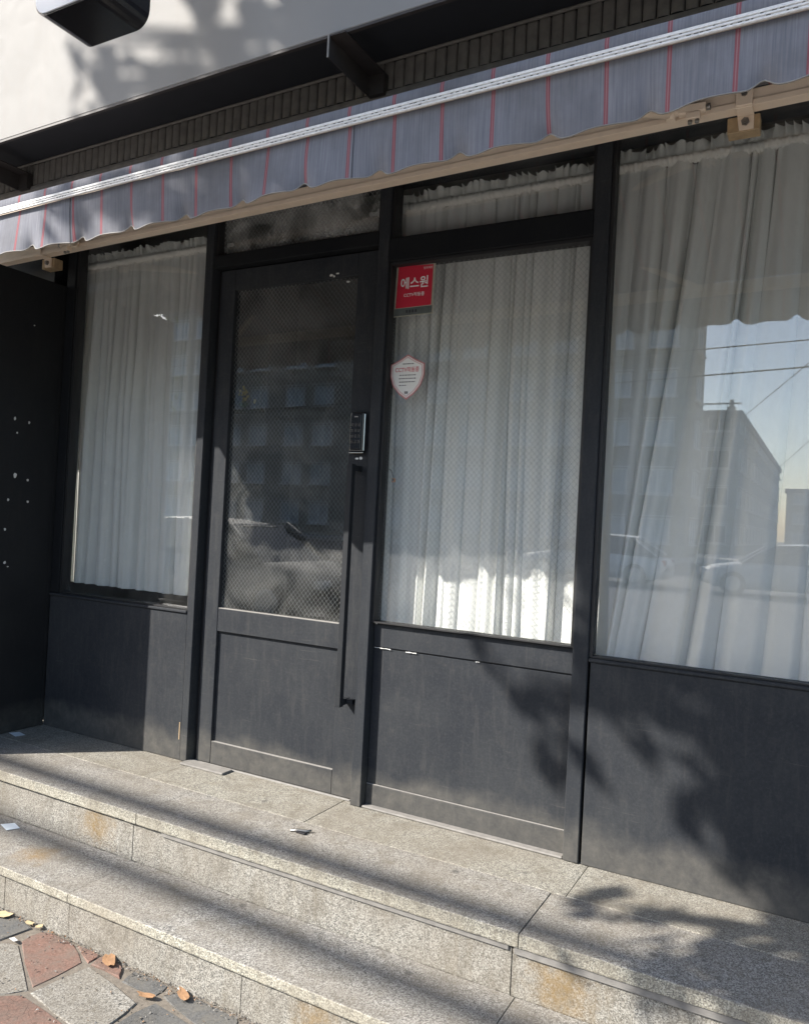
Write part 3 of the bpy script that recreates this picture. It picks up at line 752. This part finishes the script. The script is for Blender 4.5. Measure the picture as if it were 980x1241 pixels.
# wall bar (square tube and roller)
bar('wall_bar', 'beige', -.100, -.052, 2.336, 2.386, AX0-.75, AX1+.1, t=.022)
bar('bar_lip', 'beige', -.108, -.1005, 2.331, 2.349, AX0-.75, AX1+.1, .001, t=.022)
mb('awning').tube((AX0, -.075, 2.412+za(AX0)), (AX1, -.075, 2.412+za(AX1)), .022, n=14).obj('roller', aw)
def wbracket(x):
    z = 2.336+.022*x
    m = mb('tan').box(x-.050, x+.040, -.050, .0005, z-.050, z-.002, .002)
    m.mat('beige').box(x-.022, x+.024, -.116, -.109, z-.004, z+.055, .002).box(x-.022, x+.024, -.109, -.0505, z-.0075, z-.0002, .002)
    m.prism([(x-.022, z-.008), (x+.024, z-.008), (x+.024, z-.047), (x-.016, z-.047)], -.058, -.0512)
    m.mat('bolt').tube((x+.001, -.121, z+.030), (x+.001, -.116, z+.030), .009, n=6, smooth=False).tube((x+.001, -.0655, z-.026), (x+.001, -.058, z-.026), .012, n=6, smooth=False).tube((x+.001, -.070, z-.026), (x+.001, -.0655, z-.026), .007, n=10)
    m.obj('wall_bracket', aw)
wbracket(1.292); wbracket(-1.862)
def fitting(x, sgn):
    z = 2.340+.022*x
    m = mb('beige').box(x-.040*sgn if sgn > 0 else x+.040*sgn, x+.040*sgn if sgn > 0 else x-.040*sgn, -.135, -.109, z-.006, z+.022, .004)
    m.tube((x-.035*sgn, -.125, z+.006), (x-.075*sgn, -.125, z+.006), .012, n=12)
    m.tube((x-.060*sgn, -.128, z-.018), (x-.060*sgn, -.128, z+.030), .014, n=12)
    m.box(x-.015, x+.025, -.140, -.112, z-.026, z-.0062, .002)
    m.mat('bolt').tube((x-.004, -.126, z-.036), (x-.004, -.126, z-.026), .007, n=6).tube((x+.016, -.126, z-.036), (x+.016, -.126, z-.026), .007, n=6)
    m.tube((x+.040*sgn, -.122, z+.008), (x+.052*sgn, -.122, z+.008), .010, n=8)
    m.obj('arm_joint', aw)
    el = (x-.075*sgn-.62*sgn, -.50, z+.000); e2 = (x-.10*sgn, YF+.046, 2.110+za(x))
    mb('beige').tube((x-.062*sgn, -.138, z), el, .016, n=10).tube((el[0], el[1], el[2]-.02), (el[0], el[1], el[2]+.02), .020, n=12).obj('upper_arm', aw)
    mb('beige').tube(el, e2, .013, n=10).obj('fore_arm', aw)
fitting(1.150, 1); fitting(-1.640, -1)
fitting(2.28, 1)

# ================================================================== LITTER
def litter(name, label, cat, x, y, z, key, pts, curl=.012, group=None):
    """small curled flat thing with thickness"""
    m = mb(key); n = len(pts); rings = []
    for lay in (1, 0):
        L_ = []
        for fr in (1.0, .55):
            L_.append([m.bm.verts.new((x+a*fr, y+b*fr, z+.0006+.0011*lay+curl*((a*a+b*b)*fr*fr/(.03*.03))*(1+.5*math.sin(7*i+fr*3)))) for i, (a, b) in enumerate(pts)])
        L_.append(m.bm.verts.new((x, y, z+.0008+.0011*lay))); rings.append(L_)
    F = []
    for (o_, i_, c_), flip in ((rings[0], 0), (rings[1], 1)):
        for i in range(n):
            j = (i+1) % n
            for q in ((o_[i], o_[j], i_[j], i_[i]), (i_[i], i_[j], c_)): F.append(m.bm.faces.new(q[::-1] if flip else q))
    for i in range(n):
        j = (i+1) % n; F.append(m.bm.faces.new((rings[1][0][i], rings[1][0][j], rings[0][0][j], rings[0][0][i])))
    m._tag(F); return tag(m.obj(name, None, loc=(x, y, z)), label, cat, group)
def leafpts(l, w, rot, n=12):
    out = []
    for i in range(n):
        a = 2*math.pi*i/n; r = 1+random.uniform(-.30, .16); p = (l*math.cos(a)*r, w*math.sin(a)*r*(.6+.4*abs(math.sin(a))))
        out.append((p[0]*math.cos(rot)-p[1]*math.sin(rot), p[0]*math.sin(rot)+p[1]*math.cos(rot)))
    return out
G = 'dry leaves along the foot of the steps'
litter('dry_leaf', 'pale crumpled dry leaf against the foot of the lower step at far left', 'leaf', -.87, -.818, GZ+.002, 'paleleaf', leafpts(.040, .022, .4), .0028, G)
litter('dry_leaf', 'orange dry leaf lying on the red paver by the step', 'leaf', -.345, -.812, GZ+.006, 'dryleaf', leafpts(.036, .020, -.6), .0022, G)
litter('dry_leaf', 'curled brown leaf on the edge of the big grey paver', 'leaf', -.122, -.872, GZ+.003, 'dryleaf', leafpts(.032, .012, .2), .003, G)
litter('dry_leaf', 'brown pointed leaf on the dark paver beside a white scrap', 'leaf', -.038, -.812, GZ+.003, 'dryleaf', leafpts(.036, .014, -.5), .0028, G)
litter('dry_leaf', 'small yellow leaf curl near the riser joint', 'leaf', -.745, -.800, GZ+.002, 'paleleaf', leafpts(.020, .010, .1), .0028, G)
litter('dry_leaf', 'tiny yellow leaf fragment between dark paver and riser', 'leaf', -.70, -.797, GZ+.002, 'paleleaf', leafpts(.013, .010, 1.1), .004, G)
litter('paper_scrap', 'white paper scrap by the brown leaf on the dark paver', 'scrap', -.056, -.795, GZ+.002, 'flake', [(-.016, -.005), (.010, -.008), (.016, .004), (-.010, .007)], .006)
litter('paper_scrap', 'white scrap on the joint beside the dark corner paver', 'scrap', -.695, -.893, GZ+.002, 'flake', [(-.016, -.006), (.012, -.008), (.016, .003), (-.010, .008)], .006)
litter('paper_scrap', 'pale blue paper slip lying on the lower tread at left', 'scrap', -1.193, -.568, -.1786, 'paper', [(-.045, -.012), (.020, -.032), (.042, .010), (-.018, .030)], .001)
litter('paper_scrap', 'small pale slip on the porch by the dark side wall', 'scrap', -1.735, -.17, .0005, 'paper', [(-.04, -.014), (.03, -.03), (.042, .012), (-.02, .026)], .001)
cl = thing('metal_clip', (.004, -.325, .0005), 'small crushed metal clip lying on the upper granite tread', 'clip')
mb('bolt').path([(-.030, -.335, .006), (-.010, -.318, .005), (.022, -.312, .007), (.036, -.300, .009)], [.004, .006, .006, .003], 6).obj('body', cl)
mb('lock').box(-.008, .030, -.332, -.318, .0015, .007, .001).obj('tongue', cl)
# grit along the joint of pavement and riser: nobody could count it
m = mb('dirt'); m.mats.append(MAT['dryleaf']); m.mats.append(MAT['dust_and_lit']); m.mats.append(MAT['mortar'])
for k in range(2200):
    x = random.uniform(-1.4, .9); y = -.785-abs(random.gauss(0, .016)) if random.random() < .65 else random.uniform(-1.1, -.79)
    s = random.uniform(.0012, .0052); z = GZ-.004+random.uniform(0, .004)
    vs = [m.bm.verts.new((x+s*random.uniform(-1, 1), y+s*random.uniform(-1, 1), z+s*random.uniform(-.2, 1.2))) for _ in range(4)]
    m.cur = random.choice([0, 0, 1, 2, 3, 3]); m._tag([m.bm.faces.new((vs[a], vs[b], vs[c])) for a, b, c in ((0, 1, 2), (0, 2, 3), (0, 3, 1), (1, 3, 2))])
g = kind(m.obj('grit'), 'stuff'); g['label'] = 'grit and leaf crumbs along the foot of the steps'; g['category'] = 'grit'

# ================================================================== STREET TREES (behind the viewer; they cast the dappled shade)
def tree(x, y, h_fork, clumps, label, lsize=.085, nleaf=900, seed=1):
    rnd = random.Random(seed)
    t = thing('street_tree', (x, y, GZ), label, 'tree', 'street trees along the kerb')
    cen = sum((Vector(c[:3]) for c in clumps), Vector())/len(clumps)
    m = mb('bark'); fork = Vector((x+.1, y, h_fork))
    m.path([(x, y, GZ-.01), (x+.03, y+.02, GZ+.5), (x-.02, y, h_fork*.6), fork], [.17, .13, .115, .10], 10)
    for cx, cy, cz, r, dn in clumps:
        c = Vector((cx, cy, cz)); mid = fork.lerp(c, .5)+Vector((rnd.uniform(-.2, .2), rnd.uniform(-.2, .2), -.15))
        m.path([fork-Vector((0, 0, .15)), mid, c], [.05, .022, .008], 6)
        for k in range(5):
            d = Vector((rnd.gauss(0, 1), rnd.gauss(0, 1), rnd.gauss(0, .8))).normalized()*r*.85
            m.path([mid.lerp(c, .6), c+d*.5+Vector((0, 0, .05)), c+d], [.008, .006, .003], 4)
    m.obj('trunk', t)
    m = MB(); m.mat('leaf'); bm = m.bm; col = []
    for cx, cy, cz, r, dn in clumps:
        n = int(nleaf*dn*(r/.8)**2.3)
        subs = []
        for k in range(max(6, int(16*(r/.8)**2))):
            d = Vector((rnd.gauss(0, 1), rnd.gauss(0, 1), rnd.gauss(0, 1))).normalized(); subs.append(Vector((cx, cy, cz))+d*r*(rnd.random()**.4))
        for k in range(n):
            s = rnd.choice(subs); p = s+Vector((rnd.gauss(0, 1), rnd.gauss(0, 1), rnd.gauss(0, .8)))*(.17*r**.5)
            a = Vector((rnd.gauss(0, 1), rnd.gauss(0, 1), rnd.gauss(0, .6)-.3)).normalized(); b = a.orthogonal().normalized()
            b = (b*math.cos(rnd.random()*6)+a.cross(b)*math.sin(rnd.random()*6)).normalized()
            L = lsize*rnd.uniform(.6, 1.3); w = L*.36; nn = a.cross(b)*L*.12
            vs = [bm.verts.new(q) for q in (p, p+a*L*.5+b*w+nn, p+a*L, p+a*L*.5-b*w+nn)]
            f1 = bm.faces.new((vs[0], vs[1], vs[2])); f2 = bm.faces.new((vs[0], vs[2], vs[3])); f1.material_index = f2.material_index = 0
    m.obj('crown', t, recalc=False); return t
def uw(u, w, t): return (u-1.066*t, -t, w+1.047*t)
CL = [  # (u, w) = where the clump's shade falls on the shop front plane
 (1.75, 1.50, 5.0, .55, 1.2), (2.35, 1.05, 4.8, .65, 1.2), (2.05, 2.2, 5.3, .8, 1.1), (2.9, 2.0, 5.2, .9, 1.0), (2.95, .9, 4.9, .8, 1.0), (3.0, 3.0, 5.6, .9, 1.0), (2.0, 3.0, 5.7, .8, .9),
 (1.6, 2.35, 5.2, .45, .8), (.72, 1.48, 5.0, .06, 1.6), (1.28, 1.13, 4.9, .19, 1.6), (1.04, 1.66, 4.9, .09, 1.2), (1.32, 1.62, 4.9, .14, 1.3), (1.55, .98, 4.7, .34, 1.5), (.36, 1.12, 4.9, .06, 2.2), (.60, 1.11, 4.9, .07, 1.8), (.83, 1.16, 4.9, .06, 1.6), (1.01, 1.08, 4.9, .07, 1.6), (.48, 1.46, 5.0, .05, 2.0), (.38, 1.53, 5.0, .06, 2.2), (.30, 1.66, 5.0, .05, 2.0), (.86, 1.52, 5.0, .04, 1.8), (1.12, 1.50, 5.0, .05, 2.0), (.96, .90, 4.7, .08, 2.2), (1.04, .78, 4.7, .09, 2.2), (.90, .86, 4.7, .05, 2.2),
 (1.18, .84, 4.7, .16, 1.8), (1.30, .64, 4.6, .15, 1.5), (1.55, .55, 4.6, .20, 1.6), (1.48, .17, 4.5, .17, 1.7), (1.66, .30, 4.5, .18, 1.6), (1.80, -.05, 4.4, .22, 1.4), (1.9, -.45, 4.3, .22, 1.2), (.72, .50, 4.6, .08, .9), (.62, .56, 4.6, .06, .9), (.92, .62, 4.6, .09, 1.1), (1.35, -.25, 4.4, .09, .8),
]
tree(-.2, -4.0, 5.2, [(*uw(u, w, t*.79), r, d) for u, w, t, r, d in CL], 'leafy street tree at the kerb whose shade dapples the right half of the shop', seed=4, nleaf=2300, lsize=.12)
tree(-6.9, -4.7, 1.7, [(-6.3, -4.6, 2.7, .55, 1), (-6.9, -4.9, 3.4, .6, 1), (-6.1, -4.5, 3.5, .45, 1), (-7.4, -4.6, 2.9, .5, 1)], 'small bushy tree mirrored in the left window', seed=9, nleaf=700, lsize=.07)

# ================================================================== POLES AND CABLES
def pole(x, y, label):
    t = thing('utility_pole', (x, y, GZ), label, 'pole', 'utility poles beside the road')
    mb('pole').tube((x, y, GZ), (x, y, 9.0), .17, .11, n=14).obj('shaft', t)
    mb('bolt').box(x-.05, x+.05, y-.8, y+.8, 8.2, 8.3).obj('crossarm', t)
pole(-16.5, -4.9, 'concrete utility pole at the kerb to the far left'); pole(15.0, -4.9, 'concrete utility pole at the kerb to the far right')
def cable(p0, p1, r, sag, label):
    p0 = Vector(p0); p1 = Vector(p1); n = 24
    pts = [p0.lerp(p1, i/n)-Vector((0, 0, sag*4*(i/n)*(1-i/n))) for i in range(n+1)]
    m = mb('cable'); m.path(pts, [r]*(n+1), 6)
    tag(m.obj('overhead_cable', None, loc=p0), label, 'cable', 'cables strung over the road')
T = 7.0
# the two thick bundles that draw soft bands of shade along the treads
def band(xa, ya, xb, yb, z): 
    a = Vector((xa, ya, z))+SUN*T; b = Vector((xb, yb, z))+SUN*T; d = (b-a)/(b.x-a.x)
    return a+d*(-16.5-a.x), a+d*(15-a.x)
a, b = band(-1.14, -.440, .836, -.470, 0); cable(a, b, .042, 0, 'thick cable bundle above the kerb, the upper of two')
a, b = band(-1.07, -.560, .67, -.622, -.1786); cable(a, b, .044, 0, 'thick cable bundle above the kerb, the lower of two')
cable((-30, -14, 4.9), (20, -14, 7.6), .014, .6, 'thin cable crossing the mirrored sky at the top')
cable((-30, -14.2, 4.4), (20, -14.2, 5.9), .014, .4, 'thin cable crossing the middle of the mirrored sky')
cable((-30, -14.4, 3.7), (20, -14.4, 5.7), .018, .5, 'thicker cable just above the mirrored rooftops')
cable((-4.4, -44.8, 6.5), (2.6, -7.2, 4.3), .012, .0, 'thin cable running across the road towards the flats')
cable((-2.6, -60, 5.5), (2.4, -7.0, 3.3), .012, .0, 'lower thin cable running across the road')

# ================================================================== OPPOSITE SIDE OF THE STREET (seen mirrored in the glass)
def flats(name, label, x0, x1, y0, y1, h, key, floors, bays, side_bays=0, par=.6, fh=2.9, zb=RZ, chim=0, pk='pane'):
    t = thing(name, ((x0+x1)/2, y1, zb), label, 'building')
    mb(key).box(x0, x1, y0, y1, zb, zb+h).obj('wall', t)
    rf = mb('aptdark').box(x0-.25, x1+.25, y0-.25, y1+.25, zb+h+.002, zb+h+par).obj('roof', t)
    for k in range(chim):
        yy = y1-4-k*(y1-y0-6)/max(1, chim); c = mb('apt').box(x1-1.3, x1-.7, yy-.4, yy+.4, zb+h+par+.002, zb+h+par+.9); c.tube((x1-1, yy, zb+h+par+.9), (x1-1, yy, zb+h+par+1.5), .16, n=8).obj('chimney', rf)
    w0 = p0 = None; s0 = q0 = None
    bw = (x1-x0)/bays
    for f in range(floors):
        mb(key).box(x0-.02, x1+.12, y1+.002, y1+.12, zb+f*fh+3.0, zb+f*fh+3.12).obj('floor_band', t)
        for b in range(bays):
            cx = x1-bw*(b+.5)+(.25 if b % 2 else -.15); z = zb+.95+f*fh
            if w0 is None:
                m = mb('frame'); W_, H_ = .85, 1.45
                m.box(-W_, -W_+.08, -.0, .09, 0, H_).box(W_-.08, W_, 0, .09, 0, H_).box(-W_+.08, W_-.08, 0, .09, 0, .08).box(-W_+.08, W_-.08, 0, .09, H_-.08, H_).box(-.04, .04, 0, .07, .08, H_-.08).box(-W_-.12, W_+.12, 0, .30, -.12, -.02).box(-W_-.1, W_+.1, 0, .22, H_+.1, H_+.16)
                w = m.obj('window', t, loc=(cx, y1+.003, z)); 
                for v in w.data.vertices: v.co += Vector((cx, y1+.003, z))
                pn = mb(pk).box(-W_+.08, W_-.08, .01, .03, .08, H_-.08).obj('pane', None); pn.parent = w
                w0, p0 = w, pn
            else:
                w = share(w0, 'window', t, (cx, y1+.003, z)); pn = bpy.data.objects.new('pane', p0.data); COL.objects.link(pn); pn.parent = w
    if side_bays:
        sbw = (y1-y0)/side_bays
        for f in range(floors):
            for b in range(side_bays):
                cy = y1-sbw*(b+.5); z = zb+.95+f*fh
                w = share(w0, 'window', t, (x1+.003, cy, z), -math.pi/2); pn = bpy.data.objects.new('pane', p0.data); COL.objects.link(pn); pn.parent = w
    return t
flats('apartment_block', 'beige apartment block across the road filling the left of the mirrored view', -48, -5.85, -50, -45, 17.5, 'apt', 6, 14, 1)
flats('apartment_block', 'lower grey apartment block with rooftop chimneys along the mirrored side street', -22, -4.9, -117, -62, 10.6, 'apt2', 4, 7, 16, chim=6, pk='panedark')
flats('town_house', 'low pale house closing the far end of the side street', -4.3, 8, -140, -126, 8.4, 'apt', 3, 4)
flats('apartment_block', 'apartment block on the right corner of the side street', 9.5, 40, -60, -45, 15, 'apt2', 5, 9)

def car(name, label, x, y, rz, colour):
    t = thing(name, (0, 0, 0), label, 'car', 'cars parked along the road')
    cm = paintcar(name+'_paint', colour)
    # side profile stations: length x, half width, belt z, sill z
    st_ = [(-2.2, .62, .62, .36), (-2.12, .78, .78, .24), (-1.5, .86, .90, .20), (-.7, .88, .92, .20), (.5, .88, .90, .20), (1.2, .86, .86, .20), (1.85, .80, .74, .22), (2.15, .64, .60, .34)]
    m = MB(); m.mat(cm); rings = []
    for X, w, b, s in st_:
        rings.append([m.bm.verts.new(p) for p in ((X, -w*.92, s), (X, -w, s+.2), (X, -w*.98, b-.12), (X, -w*.88, b), (X, w*.88, b), (X, w*.98, b-.12), (X, w, s+.2), (X, w*.92, s))])
    for A_, B_ in zip(rings, rings[1:]): m._tag([m.bm.faces.new((A_[i], A_[(i+1) % 8], B_[(i+1) % 8], B_[i])) for i in range(8)], True)
    m._tag([m.bm.faces.new(rings[0]), m.bm.faces.new(rings[-1][::-1])])
    m.obj('body', t)
    cab = [(-1.95, .70, .86, .86), (-1.3, .66, .88, 1.34), (-.4, .66, .90, 1.45), (.35, .66, .90, 1.42), (1.15, .74, .84, .86)]
    m = MB(); m.mat('carglass'); rings = []
    for X, wt, zb, zt in cab: rings.append([m.bm.verts.new(p) for p in ((X, -.80, zb-.02), (X, -wt, zt-.05 if zt-zb > .1 else zt), (X, wt, zt-.05 if zt-zb > .1 else zt), (X, .80, zb-.02))])
    for A_, B_ in zip(rings, rings[1:]): m._tag([m.bm.faces.new((A_[i], A_[i+1], B_[i+1], B_[i])) for i in range(3)])
    m.obj('window', t)
    m = MB(); m.mat(cm)
    m.grid(6, 4, lambda u, v: (-1.36+u*1.78, -.67+v*1.34, 1.345+.095*math.sin(math.pi*min(1, (u*.9+.12)))**.6-.03*(2*v-1)**4))
    for sy in (-1, 1):
        for xa, za_, xb, zb_ in ((.38, 1.40, 1.14, .88), (-1.3, 1.33, -1.93, .90), (-.42, 1.42, -.38, .90)): m.tube((xa, sy*.665, za_), (xb, sy*.79, zb_), .035, n=6)
    m.obj('roof', t)
    for X in (-1.35, 1.35):
        for sy in (-1, 1):
            wh = mb('tyre').tube((X, sy*.70, .32), (X, sy*.885, .32), .32, n=20).obj('wheel', t)
            mb('rim').tube((X, sy*.886, .32), (X, sy*.900, .32), .21, .17, n=14).obj('rim', wh)
    for sy in (-1, 1):
        mb('lampw').box(1.98, 2.13, sy*.58-.12, sy*.58+.12, .56, .68, .02).obj('headlight', t)
        mb('lampr').box(-2.17, -2.05, sy*.60-.13, sy*.60+.13, .62, .78, .02).obj('tail_light', t)
    mb('lock').box(2.06, 2.19, -.35, .35, .34, .48, .02).obj('grille', t)
    t.location = (x, y, RZ); t.rotation_euler.z = rz; return t
car('parked_car', 'silver parked car mirrored at the lower right of the large window', .6, -20.5, math.radians(172), (.42, .43, .44))
car('parked_car', 'white parked car mirrored at the left of the large window', -4.6, -20.8, math.radians(180), (.68, .68, .67))
car('parked_car', 'dark grey car parked at the near kerb, mirrored in the door glass', -6.4, -6.7, math.radians(2), (.16, .165, .17))
car('parked_car', 'white car parked at the near kerb further left', -12.0, -6.7, math.radians(-1), (.65, .65, .64))
